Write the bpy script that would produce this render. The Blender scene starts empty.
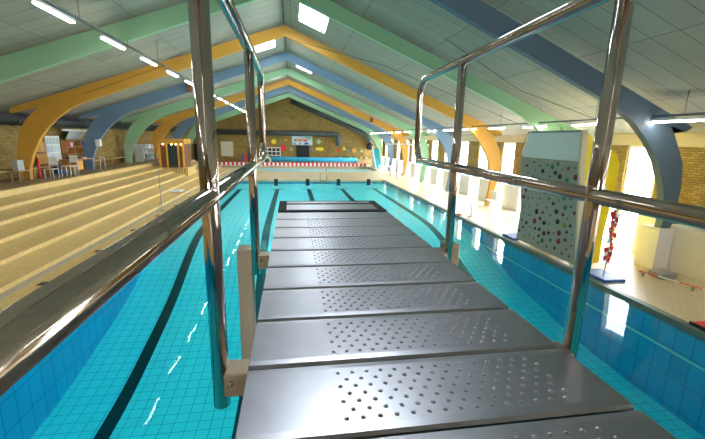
import bpy, bmesh, math, random
from mathutils import Vector, Matrix
from mathutils.geometry import tessellate_polygon
random.seed(7)
S = bpy.context.scene
COL = S.collection
# ------------------------------------------------------------------ camera
F, W, H = 376.0, 705.0, 439.0
y = Vector((292.0 - W/2, 136.5 - H/2, F)).normalized()
h = Vector((1, 0.022, 0)); h = (h - y*h.dot(y)).normalized()
z = h.cross(y)
if z.y > 0: z = -z
# rows h,y,z = world axes seen in (right, down, forward) camera coordinates
right = Vector((h.x, y.x, z.x)); down = Vector((h.y, y.y, z.y)); fwd = Vector((h.z, y.z, z.z))
cd = bpy.data.cameras.new('camera'); cam = bpy.data.objects.new('camera', cd); COL.objects.link(cam)
m = Matrix((right, -down, -fwd)).transposed().to_4x4(); m.translation = Vector((0, 0, 3.55))
cam.matrix_world = m
cd.sensor_width = 36; cd.lens = F/W*36; cd.clip_start = 0.02; cd.clip_end = 300
S.camera = cam
# ------------------------------------------------------------------ world, exposure
wd = bpy.data.worlds.new('World'); S.world = wd; wd.use_nodes = True
bg = wd.node_tree.nodes['Background']; bg.inputs[0].default_value = (0.86, 0.94, 1, 1); bg.inputs[1].default_value = 27.0
S.view_settings.view_transform = 'Standard'; S.view_settings.look = 'None'; S.view_settings.gamma = 1
S.view_settings.use_curve_mapping = False
S.view_settings.exposure = 0.5
TUBE = 30.0     # fluorescent tube emission
def portal(loc, rot, sx, sy):
    l = bpy.data.lights.new('daylight_portal', 'AREA'); l.shape = 'RECTANGLE'; l.size = sx; l.size_y = sy
    l.cycles.is_portal = True
    o = bpy.data.objects.new('daylight_portal', l); o.location = loc; o.rotation_euler = rot; COL.objects.link(o)

# ------------------------------------------------------------------ materials
def nodes(name):
    mt = bpy.data.materials.new(name); mt.use_nodes = True
    return mt, mt.node_tree, mt.node_tree.nodes['Principled BSDF']
def mat(name, col, rough=0.6, metal=0.0, noise=0.0, nscale=8.0, bump=0.0, emit=None, es=0, stretch=(1, 1, 1)):
    mt, t, b = nodes(name)
    b.inputs['Base Color'].default_value = (*col, 1); b.inputs['Roughness'].default_value = rough; b.inputs['Metallic'].default_value = metal
    if emit:
        b.inputs['Emission Color'].default_value = (*emit, 1); b.inputs['Emission Strength'].default_value = es
    tc = t.nodes.new('ShaderNodeTexCoord'); mp = t.nodes.new('ShaderNodeMapping'); mp.inputs['Scale'].default_value = stretch
    t.links.new(tc.outputs['Object'], mp.inputs[0])
    n = t.nodes.new('ShaderNodeTexNoise'); n.inputs['Scale'].default_value = nscale; n.inputs['Detail'].default_value = 4
    t.links.new(mp.outputs[0], n.inputs['Vector'])
    if not noise: noise = 0.04
    mx = t.nodes.new('ShaderNodeMix'); mx.data_type = 'RGBA'
    mx.inputs['A'].default_value = (*[c*(1-noise) for c in col], 1); mx.inputs['B'].default_value = (*[min(1, c*(1+noise)) for c in col], 1)
    t.links.new(n.outputs[0], mx.inputs['Factor']); t.links.new(mx.outputs['Result'], b.inputs['Base Color'])
    if bump:
        bp = t.nodes.new('ShaderNodeBump'); bp.inputs['Strength'].default_value = bump; bp.inputs['Distance'].default_value = 0.02
        t.links.new(n.outputs[0], bp.inputs['Height']); t.links.new(bp.outputs[0], b.inputs['Normal'])
    return mt
def brick(name, c1, c2, mortar, bw, bh, ms, axes='XZ', rough=0.5, off=0.5, bump=0.3, var=0.3, squash=1.0, shift=(0, 0)):
    mt, t, b = nodes(name)
    tc = t.nodes.new('ShaderNodeTexCoord'); sp = t.nodes.new('ShaderNodeSeparateXYZ'); cb = t.nodes.new('ShaderNodeCombineXYZ')
    t.links.new(tc.outputs['Object'], sp.inputs[0])
    t.links.new(sp.outputs[axes[0]], cb.inputs[0]); t.links.new(sp.outputs[axes[1]], cb.inputs[1])
    mp = t.nodes.new('ShaderNodeMapping'); mp.inputs['Location'].default_value = (shift[0], shift[1], 0)
    t.links.new(cb.outputs[0], mp.inputs[0])
    br = t.nodes.new('ShaderNodeTexBrick'); t.links.new(mp.outputs[0], br.inputs[0])
    br.inputs['Color1'].default_value = (*c1, 1); br.inputs['Color2'].default_value = (*c2, 1); br.inputs['Mortar'].default_value = (*mortar, 1)
    br.inputs['Scale'].default_value = 1; br.inputs['Brick Width'].default_value = bw; br.inputs['Row Height'].default_value = bh
    br.inputs['Mortar Size'].default_value = ms; br.inputs['Mortar Smooth'].default_value = 0.3; br.offset = off
    n = t.nodes.new('ShaderNodeTexNoise'); n.inputs['Scale'].default_value = 1.3; n.inputs['Detail'].default_value = 5
    t.links.new(tc.outputs['Object'], n.inputs['Vector'])
    mr = t.nodes.new('ShaderNodeMapRange'); mr.inputs['To Min'].default_value = 1-var; mr.inputs['To Max'].default_value = 1+var
    t.links.new(n.outputs[0], mr.inputs[0])
    mx = t.nodes.new('ShaderNodeMix'); mx.data_type = 'RGBA'; mx.blend_type = 'MULTIPLY'; mx.inputs['Factor'].default_value = 1
    t.links.new(br.outputs[0], mx.inputs['A']); t.links.new(mr.outputs[0], mx.inputs['B'])
    t.links.new(mx.outputs['Result'], b.inputs['Base Color']); b.inputs['Roughness'].default_value = rough
    if bump:
        bp = t.nodes.new('ShaderNodeBump'); bp.inputs['Strength'].default_value = bump; bp.inputs['Distance'].default_value = 0.004
        bp.invert = True
        t.links.new(br.outputs['Fac'], bp.inputs['Height']); t.links.new(bp.outputs[0], b.inputs['Normal'])
    return mt
M = {}
M['brick_x'] = brick('yellow_brick_end', (.42, .28, .07), (.28, .18, .04), (.10, .07, .03), .24, .075, .008, 'XZ', .8, var=.3)
M['brick_y'] = brick('yellow_brick_side', (.42, .28, .07), (.26, .17, .04), (.10, .07, .03), .24, .075, .008, 'YZ', .8, var=.3)
M['deck'] = brick('beige_deck_tile', (.72, .51, .20), (.65, .45, .17), (.40, .27, .11), .20, .10, .006, 'YX', .35, var=.08)
M['deck_pale'] = brick('pale_deck_tile', (.66, .54, .34), (.60, .48, .29), (.40, .30, .17), .20, .10, .006, 'YX', .3, var=.08)
M['panel'] = brick('acoustic_panel', (.39, .38, .315), (.355, .345, .285), (.12, .12, .10), 2.4, .6, .010, 'XY', .9, off=0.0, var=.12, bump=.1)
M['pool_wall'] = brick('pool_wall_tile', (.03, .40, .66), (.03, .36, .60), (.0, .14, .30), .37, .6, .008, 'YZ', .25, off=0, var=.1, bump=.1)
M['pool_wall_x'] = brick('pool_wall_tile_end', (.02, .36, .52), (.02, .32, .48), (.0, .12, .22), .37, .6, .008, 'XZ', .25, off=0, var=.1, bump=.1)
M['grey_sheet'] = mat('grey_board', (.42, .43, .44), .7)
M['white_paint'] = mat('white_painted_wall', (.78, .76, .70), .7)
M['cream_paint'] = mat('cream_painted_wall', (.74, .68, .54), .7)
M['timber'] = mat('pale_timber', (.70, .58, .38), .6, noise=.1, stretch=(1, 8, 8))
M['steel'] = mat('polished_steel', (.50, .445, .41), .08, 1.0)
M['brushed'] = mat('brushed_steel', (.33, .33, .365), .34, 1.0, noise=.12, nscale=14)
M['dull_steel'] = mat('dull_steel', (.34, .27, .19), .45, 0.6, noise=.15)
M['black'] = mat('black_rubber', (.01, .01, .012), .5)
M['duct_dark'] = mat('dark_duct', (.035, .04, .045), .5, .3)
M['dark'] = mat('dark_grey', (.03, .03, .035), .6)
M['matt_black'] = mat('matt_black', (.006, .006, .007), .95)
M['grey'] = mat('mid_grey', (.30, .31, .32), .6)
M['duct'] = mat('grey_duct', (.11, .13, .14), .45, .3)
M['white'] = mat('white_plastic', (.82, .82, .80), .5)
M['coping'] = mat('grey_green_coping', (.12, .16, .12), .5, noise=.3, nscale=6)
M['yellow'] = mat('bright_yellow', (.95, .72, .02), .4)
M['red'] = mat('bright_red', (.75, .03, .03), .5)
M['blue'] = mat('deep_blue', (.02, .09, .35), .5)
M['sky_blue'] = mat('cover_blue', (.03, .45, .72), .5)
M['teal'] = mat('teal_plastic', (.01, .20, .22), .4)
M['wood_dark'] = mat('brown_wood', (.20, .08, .03), .5, noise=.25, stretch=(1, 1, 6))
M['wood_mid'] = mat('orange_wood', (.52, .25, .07), .5, noise=.2, stretch=(1, 1, 6))
M['wood_bench'] = mat('bench_wood', (.42, .27, .12), .55, noise=.2, stretch=(6, 1, 1))
M['green'] = mat('green_paint', (.31, .54, .32), .55)
M['orange'] = mat('orange_paint', (.68, .35, .05), .55)
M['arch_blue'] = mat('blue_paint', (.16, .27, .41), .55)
M['slate'] = mat('slate_blue', (.085, .135, .19), .55)  # darker than the blue of the other arches, nearest arch only
M['tube'] = mat('lit_tube', (1, 1, 1), .5, emit=(1, .96, .86), es=TUBE)
M['wall_grey'] = mat('climbing_panel', (.34, .33, .26), .8, noise=.15, nscale=20, bump=.3)
M['frosted'] = mat('frosted_sheet', (.72, .78, .74), .3)
def glass():
    mt, t, b = nodes('window_glass'); t.nodes.remove(b)
    tr = t.nodes.new('ShaderNodeBsdfTransparent'); gl = t.nodes.new('ShaderNodeBsdfGlossy'); gl.inputs['Roughness'].default_value = .02
    mx = t.nodes.new('ShaderNodeMixShader'); mx.inputs[0].default_value = .06
    t.links.new(tr.outputs[0], mx.inputs[1]); t.links.new(gl.outputs[0], mx.inputs[2]); t.links.new(mx.outputs[0], t.nodes['Material Output'].inputs[0])
    return mt
M['glass'] = glass()
def water(k=.5, n_=0):
    mt, t, b = nodes('pool_water_surface'); t.nodes.remove(b)
    tc = t.nodes.new('ShaderNodeTexCoord'); n = t.nodes.new('ShaderNodeTexNoise'); n.inputs['Scale'].default_value = 1.1; n.inputs['Detail'].default_value = 1.5
    t.links.new(tc.outputs['Object'], n.inputs['Vector'])
    bp = t.nodes.new('ShaderNodeBump'); bp.inputs['Strength'].default_value = .10; bp.inputs['Distance'].default_value = .05
    t.links.new(n.outputs[0], bp.inputs['Height'])
    fr = t.nodes.new('ShaderNodeFresnel'); fr.inputs['IOR'].default_value = 1.33
    t.links.new(bp.outputs[0], fr.inputs['Normal'])
    tr = t.nodes.new('ShaderNodeBsdfTransparent'); tr.inputs[0].default_value = (1, 1, 1, 1)
    gl = t.nodes.new('ShaderNodeBsdfGlossy'); gl.inputs['Roughness'].default_value = .0
    t.links.new(bp.outputs[0], gl.inputs['Normal'])
    ml = t.nodes.new('ShaderNodeMath'); ml.operation = 'MULTIPLY'; ml.inputs[1].default_value = k; t.links.new(fr.outputs[0], ml.inputs[0])
    mx = t.nodes.new('ShaderNodeMixShader'); t.links.new(ml.outputs[0], mx.inputs[0])
    t.links.new(tr.outputs[0], mx.inputs[1]); t.links.new(gl.outputs[0], mx.inputs[2]); t.links.new(mx.outputs[0], t.nodes['Material Output'].inputs[0])
    if k < .6 and n_ == 0:
        va = t.nodes.new('ShaderNodeVolumeAbsorption'); va.inputs[0].default_value = (0, .94, .975, 1); va.inputs[1].default_value = .42
        t.links.new(va.outputs[0], t.nodes['Material Output'].inputs['Volume'])
    return mt
M['water'] = water(.38); M['water_far'] = water(.25, 1)
def pool_floor():
    mt = brick('pool_floor_tile', (.42, .86, .90), (.38, .82, .87), (.05, .28, .40), .25, .25, .006, 'YX', .3, off=0, var=.06, bump=0)
    t = mt.node_tree; b = t.nodes['Principled BSDF']
    tc = t.nodes.new('ShaderNodeTexCoord'); sp = t.nodes.new('ShaderNodeSeparateXYZ'); t.links.new(tc.outputs['Object'], sp.inputs[0])
    src = b.inputs['Base Color'].links[0].from_socket
    def mth(op, a, bb=None):
        q = t.nodes.new('ShaderNodeMath'); q.operation = op
        for i, v in enumerate((a, bb)):
            if v is None: continue
            if isinstance(v, (int, float)): q.inputs[i].default_value = v
            else: t.links.new(v, q.inputs[i])
        return q.outputs[0]
    acc = None
    for lx in (-3.8, -1.12, 1.2, 3.7, 6.2):
        a = mth('LESS_THAN', mth('ABSOLUTE', mth('SUBTRACT', sp.outputs['X'], lx)), .15)
        acc = a if acc is None else mth('MAXIMUM', acc, a)
        c = mth('MULTIPLY', mth('LESS_THAN', mth('ABSOLUTE', mth('SUBTRACT', sp.outputs['X'], lx)), .5),
                mth('LESS_THAN', mth('ABSOLUTE', mth('SUBTRACT', sp.outputs['Y'], 28.2)), .15))
        acc = mth('MAXIMUM', acc, c)
    acc = mth('MULTIPLY', acc, mth('LESS_THAN', sp.outputs['Y'], 28.35))
    mx = t.nodes.new('ShaderNodeMix'); mx.data_type = 'RGBA'; mx.inputs['B'].default_value = (.004, .012, .02, 1)
    t.links.new(acc, mx.inputs['Factor']); t.links.new(src, mx.inputs['A']); t.links.new(mx.outputs['Result'], b.inputs['Base Color'])
    return mt
M['pool_floor'] = pool_floor()
def striped(name, c1, c2, period, axis='X'):
    mt, t, b = nodes(name); tc = t.nodes.new('ShaderNodeTexCoord'); sp = t.nodes.new('ShaderNodeSeparateXYZ'); t.links.new(tc.outputs['Object'], sp.inputs[0])
    a = t.nodes.new('ShaderNodeMath'); a.operation = 'PINGPONG'; t.links.new(sp.outputs[axis], a.inputs[0]); a.inputs[1].default_value = period/2
    l = t.nodes.new('ShaderNodeMath'); l.operation = 'GREATER_THAN'; t.links.new(a.outputs[0], l.inputs[0]); l.inputs[1].default_value = period/4
    mx = t.nodes.new('ShaderNodeMix'); mx.data_type = 'RGBA'; mx.inputs['A'].default_value = (*c1, 1); mx.inputs['B'].default_value = (*c2, 1)
    t.links.new(l.outputs[0], mx.inputs['Factor']); t.links.new(mx.outputs['Result'], b.inputs['Base Color']); b.inputs['Roughness'].default_value = .4
    return mt
M['red_white'] = striped('red_white_stripes', (.75, .02, .03), (.9, .9, .88), .5)
M['tape'] = striped('red_white_tape', (.80, .10, .05), (.9, .88, .85), .9, 'Y')

# ------------------------------------------------------------------ mesh helpers
class MB:
    def __init__(s): s.bm = bmesh.new(); s.mi = 0
    def _f(s, vs, smooth=False):
        try: f = s.bm.faces.new(vs)
        except ValueError: return
        f.material_index = s.mi; f.smooth = smooth
    def box(s, x0, x1, y0, y1, z0, z1):
        v = [s.bm.verts.new(p) for p in ((x0,y0,z0),(x1,y0,z0),(x1,y1,z0),(x0,y1,z0),(x0,y0,z1),(x1,y0,z1),(x1,y1,z1),(x0,y1,z1))]
        for f in ((3,2,1,0),(4,5,6,7),(0,1,5,4),(1,2,6,5),(2,3,7,6),(3,0,4,7)): s._f([v[i] for i in f])
        return s
    def hexa(s, pts):   # 4 bottom, 4 top, same winding
        v = [s.bm.verts.new(p) for p in pts]
        for f in ((3,2,1,0),(4,5,6,7),(0,1,5,4),(1,2,6,5),(2,3,7,6),(3,0,4,7)): s._f([v[i] for i in f])
        return s
    def prism(s, pts, axis, a, b):   # 2D outline extruded along an axis
        def P(p, q):
            return {'Y': (p[0], q, p[1]), 'X': (q, p[0], p[1]), 'Z': (p[0], p[1], q)}[axis]
        A = [s.bm.verts.new(P(p, a)) for p in pts]; B = [s.bm.verts.new(P(p, b)) for p in pts]
        n = len(pts)
        if n <= 4: s._f(A); s._f(B[::-1])
        else:
            for t in tessellate_polygon([[Vector((p[0], p[1], 0)) for p in pts]]):
                s._f([A[i] for i in t]); s._f([B[i] for i in t][::-1])
        for i in range(n): s._f([A[i], B[i], B[(i+1) % n], A[(i+1) % n]])
        return s
    def tube(s, pts, r, n=12, caps=True):
        pts = [Vector(p) for p in pts]; rings = []
        up = None
        for i, p in enumerate(pts):
            d = (pts[min(i+1, len(pts)-1)] - pts[max(i-1, 0)]).normalized()
            if up is None:
                up = Vector((0, 0, 1)) if abs(d.z) < .9 else Vector((1, 0, 0))
            u = (up - d*up.dot(d)).normalized(); w = d.cross(u); up = u
            rr = r[i] if isinstance(r, (list, tuple)) else r
            rings.append([s.bm.verts.new(p + (u*math.cos(2*math.pi*k/n) + w*math.sin(2*math.pi*k/n))*rr) for k in range(n)])
        for a, b in zip(rings, rings[1:]):
            for k in range(n): s._f([a[k], a[(k+1) % n], b[(k+1) % n], b[k]], True)
        if caps: s._f(rings[0][::-1]); s._f(rings[-1])
        return s
    def ball(s, c, r, seg=10, sq=(1, 1, 1)):
        mtx = Matrix.Translation(c) @ Matrix.Diagonal((sq[0]*r, sq[1]*r, sq[2]*r, 1))
        g = bmesh.ops.create_uvsphere(s.bm, u_segments=seg, v_segments=max(4, seg//2), radius=1, matrix=mtx)
        for v in g['verts']:
            for f in v.link_faces: f.smooth = True; f.material_index = s.mi
        return s
    def build(s, name, m, parent=None, bevel=0, origin=None):
        bmesh.ops.recalc_face_normals(s.bm, faces=s.bm.faces)
        me = bpy.data.meshes.new(name); s.bm.to_mesh(me); s.bm.free()
        for x in (m if isinstance(m, (list, tuple)) else [m]): me.materials.append(M[x] if isinstance(x, str) else x)
        o = bpy.data.objects.new(name, me); COL.objects.link(o)
        if parent is not None:
            o.parent = parent
            pl = parent.location if parent.parent is None else Vector((0, 0, 0))
            # meshes are written in world coordinates; move them into the parent's frame
            me.transform(Matrix.Translation(-world_loc(parent)))
        elif origin is not None:
            me.transform(Matrix.Translation(-Vector(origin))); o.location = origin
        if bevel:
            b = o.modifiers.new('bevel', 'BEVEL'); b.width = bevel; b.segments = 2; b.limit_method = 'ANGLE'
        return o
def world_loc(o):
    l = Vector(o.location); p = o.parent
    while p is not None: l += Vector(p.location); p = p.parent
    return l
def tag(o, label=None, cat=None, group=None, kind=None):
    if label: o['label'] = label
    if cat: o['category'] = cat
    if group: o['group'] = group
    if kind: o['kind'] = kind
    return o
def empty(name, loc, label, cat, group=None):
    o = bpy.data.objects.new(name, None); COL.objects.link(o); o.location = loc
    return tag(o, label, cat, group)
def struct(o): o['kind'] = 'structure'; return o
def copy_tree(o, parent=None):
    c = o.copy(); COL.objects.link(c); c.parent = parent
    for ch in list(o.children): copy_tree(ch, c)
    return c
def arc(cx, cz, r, a0, a1, n=6):
    return [(cx + r*math.cos(math.radians(a0+(a1-a0)*i/n)), cz + r*math.sin(math.radians(a0+(a1-a0)*i/n))) for i in range(n+1)]

# ------------------------------------------------------------------ setting: hall shell
XL, XR, YB, YE = -12.6, 11.7, -12.0, 51.0
RX = -0.3                                     # ridge
SL, SR = 0.345, 0.395                         # roof slopes left / right
def roofz(x): return 8.62 - (SL*(RX-x) if x < RX else SR*(x-RX))
PX0, PX1, PY0, PY1 = -5.15, 7.75, -2.0, 31.6  # diving pool
SPACING = 5.5
FY = [8.9] + [7.58 + 5.5*k + 0.5 for k in range(1, 8)]   # the eight frames (13.6 ... 46.6)
FY[1:] = [13.58 + 5.5*k for k in range(7)]

# ceiling with skylight openings
def slope(side):
    mb = MB()
    X1 = (XL-.3) if side < 0 else (XR+.3)
    bays = [] if side < 0 else [(4.2, 6.6)]
    bays += [(20.75, 23.05), (31.7, 34.0), (42.7, 45)] if side < 0 else [(15.2, 17.6), (26.2, 28.6), (37.2, 39.6)]
    ha, hb = (.55, 1.6) if side < 0 else (.65, 1.75)
    def slab(xa, xb, y0, y1):
        a, b = sorted((xa, xb)); za, zb = roofz(a), roofz(b)
        mb.hexa([(a,y0,za),(b,y0,zb),(b,y1,zb),(a,y1,za),(a,y0,za+.15),(b,y0,zb+.15),(b,y1,zb+.15),(a,y1,za+.15)])
    sx = [RX, RX+side*ha, RX+side*hb, X1]
    slab(sx[0], sx[1], YB, YE+.3); slab(sx[2], sx[3], YB, YE+.3)
    c = YB
    for a, b in bays: slab(sx[1], sx[2], c, a); c = b
    slab(sx[1], sx[2], c, YE+.3)
    struct(mb.build('ceiling', 'panel'))
    for a, b in bays:
        p = MB(); xa, xb = sorted((sx[1], sx[2])); za, zb = roofz(xa)+.1, roofz(xb)+.1
        p.hexa([(xa,a,za),(xb,a,zb),(xb,b,zb),(xa,b,za),(xa,a,za+.02),(xb,a,zb+.02),(xb,b,zb+.02),(xa,b,za+.02)])
        SKY.append(p)
        portal(((xa+xb)/2, (a+b)/2, (za+zb)/2+.03), (0, math.atan(SR if side > 0 else -SL), 0), abs(xb-xa), b-a)
SKY = []
slope(-1); slope(1)
for i, p in enumerate(SKY): struct(p.build('window_%d' % (i+20), 'glass'))
# thin dark ridge joint
struct(MB().box(RX-.015, RX+.015, YB, YE, 8.57, 8.61).build('trim_1', 'dark'))

# walls
def end_outline(): return [(XL, -.1), (XR, -.1), (XR, roofz(XR)), (RX, 8.62), (XL, roofz(XL))]
struct(MB().prism(end_outline(), 'Y', YE, YE+.3).build('wall_back', 'brick_x'))
mb = MB().box(XL, -1.5, YB-.3, YB, -.1, 4.2).box(1.5, XR, YB-.3, YB, -.1, 4.2).box(-1.5, 1.5, YB-.3, YB, -.1, 1.6)
mb.prism([(XL, 4.2), (XR, 4.2), (XR, roofz(XR)+.01), (RX, 8.62), (XL, roofz(XL)+.01)], 'Y', YB-.3, YB)
struct(mb.build('wall_front', 'brick_x'))
f = MB()
for a, b, c_, d_ in ((-1.5, -1.4, 1.6, 4.2), (1.4, 1.5, 1.6, 4.2), (-1.4, 1.4, 1.6, 1.7), (-1.4, 1.4, 4.1, 4.2), (-.05, .05, 1.7, 4.1)):
    f.box(a, b, YB-.2, YB-.1, c_, d_)
o = struct(f.build('window_40', 'white'))
MB().box(-1.4, 1.4, YB-.16, YB-.14, 1.7, 4.1).build('pane', 'glass', o)
portal((0, YB-.25, 2.9), (math.radians(90), 0, 0), 2.8, 2.4)
struct(MB().box(XL-.3, XL, YB, YE, -.1, roofz(XL)+.1).build('wall_left', 'brick_y'))
# right wall: brick above and between tall windows, white piers below
WINC = [-5.05, -2.3, .45, 11.2] + [13.85 + 2.75*k for k in range(14)]
ww = .62
mb = MB(); c = YB
for yc in WINC:
    mb.box(XR, XR+.35, c, yc-ww, -.1, 3.5); c = yc+ww
mb.box(XR, XR+.35, c, YE, -.1, 3.5)
struct(mb.build('wall_right', 'brick_y'))
struct(MB().box(XR-.02, XR+.35, YB, YE, 3.5, roofz(XR)+.1).build('trim_2', 'timber'))
mb = MB(); c = 9.75
for yc in WINC[3:]:
    if yc-ww-.08 > c: mb.box(XR-.45, XR-.003, c, yc-ww-.03, .05, 1.3)
    c = yc+ww+.03
mb.box(XR-.45, XR-.003, c, YE-.01, .05, 1.3)
struct(mb.build('trim_3', 'white_paint', bevel=.01))
struct(MB().box(10.62, XR-.003, 4.2, 9.1, .05, 1.3).build('trim_4', 'cream_paint', bevel=.01))
for i, yc in enumerate(WINC):
    f = MB()
    a, b = yc-ww, yc+ww
    f.box(XR+.06, XR+.16, a, a+.13, .0, 3.5).box(XR+.06, XR+.16, b-.07, b, .0, 3.5)
    f.box(XR+.06, XR+.16, a+.13, b-.07, 3.42, 3.5).box(XR+.06, XR+.16, a+.13, b-.07, 0, .14).box(XR+.06, XR+.16, a+.13, b-.07, 1.95, 2.02)
    o = struct(f.build('window_%d' % (i+1), 'white'))
    g = MB().box(XR+.1, XR+.12, a+.13, b-.07, .14, 3.42).build('pane', 'glass', o)
    portal((XR+.2, yc, 1.78), (0, math.radians(90), 0), 3.3, 1.04)
# ground and planting outside the windows
struct(MB().box(XR+.36, 60, -20, 70, -.4, -.1).build('ground_outside', mat('pale_paving', (.6, .6, .58), .9)))

# floor: decks round both pools and the terrace steps on the left
STEPX = [-6.35, -7.15, -7.95, -8.75, -9.55, -10.35]
POOL2 = [(-2.8, 39.2), (7.2, 39.2), (9.4, 41.0), (9.4, 46.6), (-8.2, 46.6), (-8.2, 43.6)]
struct(MB().box(PX1+.12, XR, YB, PY1+.25, -2.6, .05).build('floor', 'deck_pale'))
mb = MB()
mb.box(STEPX[0], PX0-.12, YB, PY1+.25, -2.6, .05)
mb.box(PX0-.12, PX1+.12, YB, PY0-.1, -2.6, .05)
struct(mb.build('floor', 'deck')); mb = MB()
mb.box(STEPX[0]-4, XR, PY1+.25, 39.2, -.6, .05)
mb.box(9.4, XR, 39.2, YE, -.6, .05); mb.box(XL, -8.2, 39.2, YE, -.6, .04); mb.box(-8.2, 9.4, 46.6, YE, -.6, .05)
mb.prism([(7.2, 39.2), (9.4, 39.2), (9.4, 41)], 'Z', -.6, .05); mb.prism([(-8.2, 39.2), (-2.8, 39.2), (-8.2, 43.6)], 'Z', -.6, .05)
struct(mb.build('floor', 'deck_pale'))
mb = MB()
for k, x in enumerate(STEPX):
    x1 = (STEPX+[XL])[k+1]; zt = .05+.225*(k+1); dz = .11 if k < 5 else 0
    mb.hexa([(x1, YB, -.3), (x, YB, -.3), (x, 40, -.3), (x1, 40, -.3), (x1, YB, zt), (x, YB, zt-dz), (x, 40, zt-dz), (x1, 40, zt)])
struct(mb.build('terrace_steps', 'deck'))
struct(MB().box(XL, STEPX[-1]-.25, YB, 40.0, 1.4, 1.402).build('terrace_top', mat('brown_floor', (.30, .22, .12), .5, noise=.2)))
struct(MB().box(-6.33, -6.12, YB, 38, .05, .056).build('trim_6', mat('drain_strip', (.42, .38, .30), .5)))

# basin of the diving pool (bottom shelves up towards the far end)
def depth(yv):
    T = [(-3, 2.42), (7.2, 2.38), (8.6, 2.25), (10, 1.95), (11, 1.78), (11.8, 1.58), (12.6, 1.33), (13.7, .90), (15, .52), (16.4, .33), (20, .30), (33, .30)]
    for (a, da), (b, db) in zip(T, T[1:]):
        if a <= yv <= b:
            return da + (db-da)*(yv-a)/(b-a)
def smooth_depth(yv): return sum(depth(max(-3, min(33, yv+q))) for q in (-.8, -.4, 0, .4, .8))/5
mb = MB(); NX, NY = 16, 110
g = []
for j in range(NY+1):
    yv = PY0 + (PY1-PY0)*j/NY; row = []
    for i in range(NX+1):
        xv = PX0 + (PX1-PX0)*i/NX
        q = max(0, min(1, xv/7.0)); row.append(mb.bm.verts.new((xv, yv, -smooth_depth(yv)*(1-.2*q*q*(3-2*q)))))
    g.append(row)
for j in range(NY):
    for i in range(NX): mb._f([g[j][i], g[j][i+1], g[j+1][i+1], g[j+1][i]], True)
struct(mb.build('pool_basin_floor', 'pool_floor'))
mb = MB()
mb.box(PX0-.1, PX0, PY0, PY1, -2.6, -.02).box(PX1, PX1+.1, PY0, PY1, -2.6, -.02)
struct(mb.build('pool_basin_wall', 'pool_wall'))
mb = MB()
mb.box(PX0-.1, PX1+.1, PY1, PY1+.2, -2.6, -.02).box(PX0-.1, PX1+.1, PY0-.1, PY0, -2.6, -.02)
struct(mb.build('pool_basin_end_wall', 'pool_wall_x'))
struct(MB().box(PX1-.045, PX1, PY0, PY1, -.66, -.62).build('trim_7', mat('pale_ledge', (.25, .75, .72), .4)))
mb = MB()
mb.box(PX1-.05, PX1+.12, PY0, PY1, -.10, .05).box(PX0-.12, PX0+.05, PY0, PY1, -.10, .05)
struct(MB().box(PX0-.12, PX1+.12, PY1-.03, PY1+.25, -.12, .05).build('pool_coping_far', 'deck_pale'))
struct(mb.build('pool_coping', 'coping'))
o = MB().box(PX0-.05, PX1+.05, PY0-.05, PY1+.05, -2.55, 0).build('pool_water', 'water')
tag(o, 'clear turquoise water filling the long swimming pool below the platform', 'water', kind='stuff')
# second pool
mb = MB(); mb.prism(POOL2, 'Z', -.5, -.25)
struct(mb.build('second_pool_basin', mat('second_pool_tile', (.35, .85, .90), .3)))
wb = bmesh.new(); wb.faces.new([wb.verts.new((a, b, -.01)) for a, b in POOL2])
me = bpy.data.meshes.new('pool_water'); wb.to_mesh(me); wb.free(); me.materials.append(M['water_far'])
o = bpy.data.objects.new('pool_water', me); COL.objects.link(o)
tag(o, 'pale water of the smaller pool beyond, in front of the far brick wall', 'water', kind='stuff')

# ------------------------------------------------------------------ arches
def arch(yc, colour, label, thick=.2):
    def side(s):
        sl = .345 if s < 0 else .40
        inn = .37 if s < 0 else .425
        tx = 11.75 if s < 0 else 11.3
        top = [(0, 8.54), (tx, 8.54 - sl*tx)]
        tip = [(tx, 8.54 - sl*tx - .2), (10.55, 8.54-sl*10.55-.30)]
        dz = 0 if s < 0 else -.22
        outer = [(10.75, 4.45+dz), (11.2, 4.0+dz), (11.5, 3.5+dz), (11.68, 2.95), (11.78, 2.3), (11.75, 1.4)]
        foot = [(11.35, 1.4)] if s < 0 else [(11.62, .9), (11.35, .05), (10.98, .05), (11.05, 1.0)]
        if s < 0: inner = [(11.32, 1.9), (11.1, 2.55), (10.75, 3.2), (10.35, 3.72), (9.9, 4.15), (9.4, 4.53), (8.8, 4.84), (8.2, 5.05)]
        else: inner = [(11.05, 1.6), (10.85, 2.4), (10.5, 3.1), (10.1, 3.62), (9.6, 4.08), (9.05, 4.43), (8.5, 4.68), (7.9, 4.93)]
        if s > 0:
            outer = [(a-.38, b+.06) for a, b in outer]; inner = [(a-.10, b) for a, b in inner]; foot = [(11.22, .9), (11.0, .05), (10.78, .05), (10.92, 1.0)]
        if s > 0 and yc < 10: outer = [(a-.07, b+.02) for a, b in outer]; tip = [(11.1, 8.54-sl*11.1-.2), (10.3, 8.54-sl*10.3-.30)]
        return top + tip + outer + foot + inner + [(0, 8.07)]
    mb = MB()
    for s in (-1, 1):
        # convex pieces are not needed: bmesh n-gons triangulate concave outlines
        pts = [(RX + s*a, b) for a, b in side(s)]
        if s > 0 and yc < 10:   # nearest frame's right leg stands on its plinth
            pts = [(a - .42 if a > 6 else a - .07*a*.9, max(b, 1.22)) for a, b in pts]
            out = []
            for p in pts:
                if not out or (Vector(p)-Vector(out[-1])).length > .02: out.append(p)
            pts = out
        mb.prism(pts, 'Y', yc-thick/2, yc+thick/2)
    return tag(mb.build('roof_arch', colour, origin=(RX, yc, 1.4)), label, 'arch', 'painted arches carrying the roof')
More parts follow.
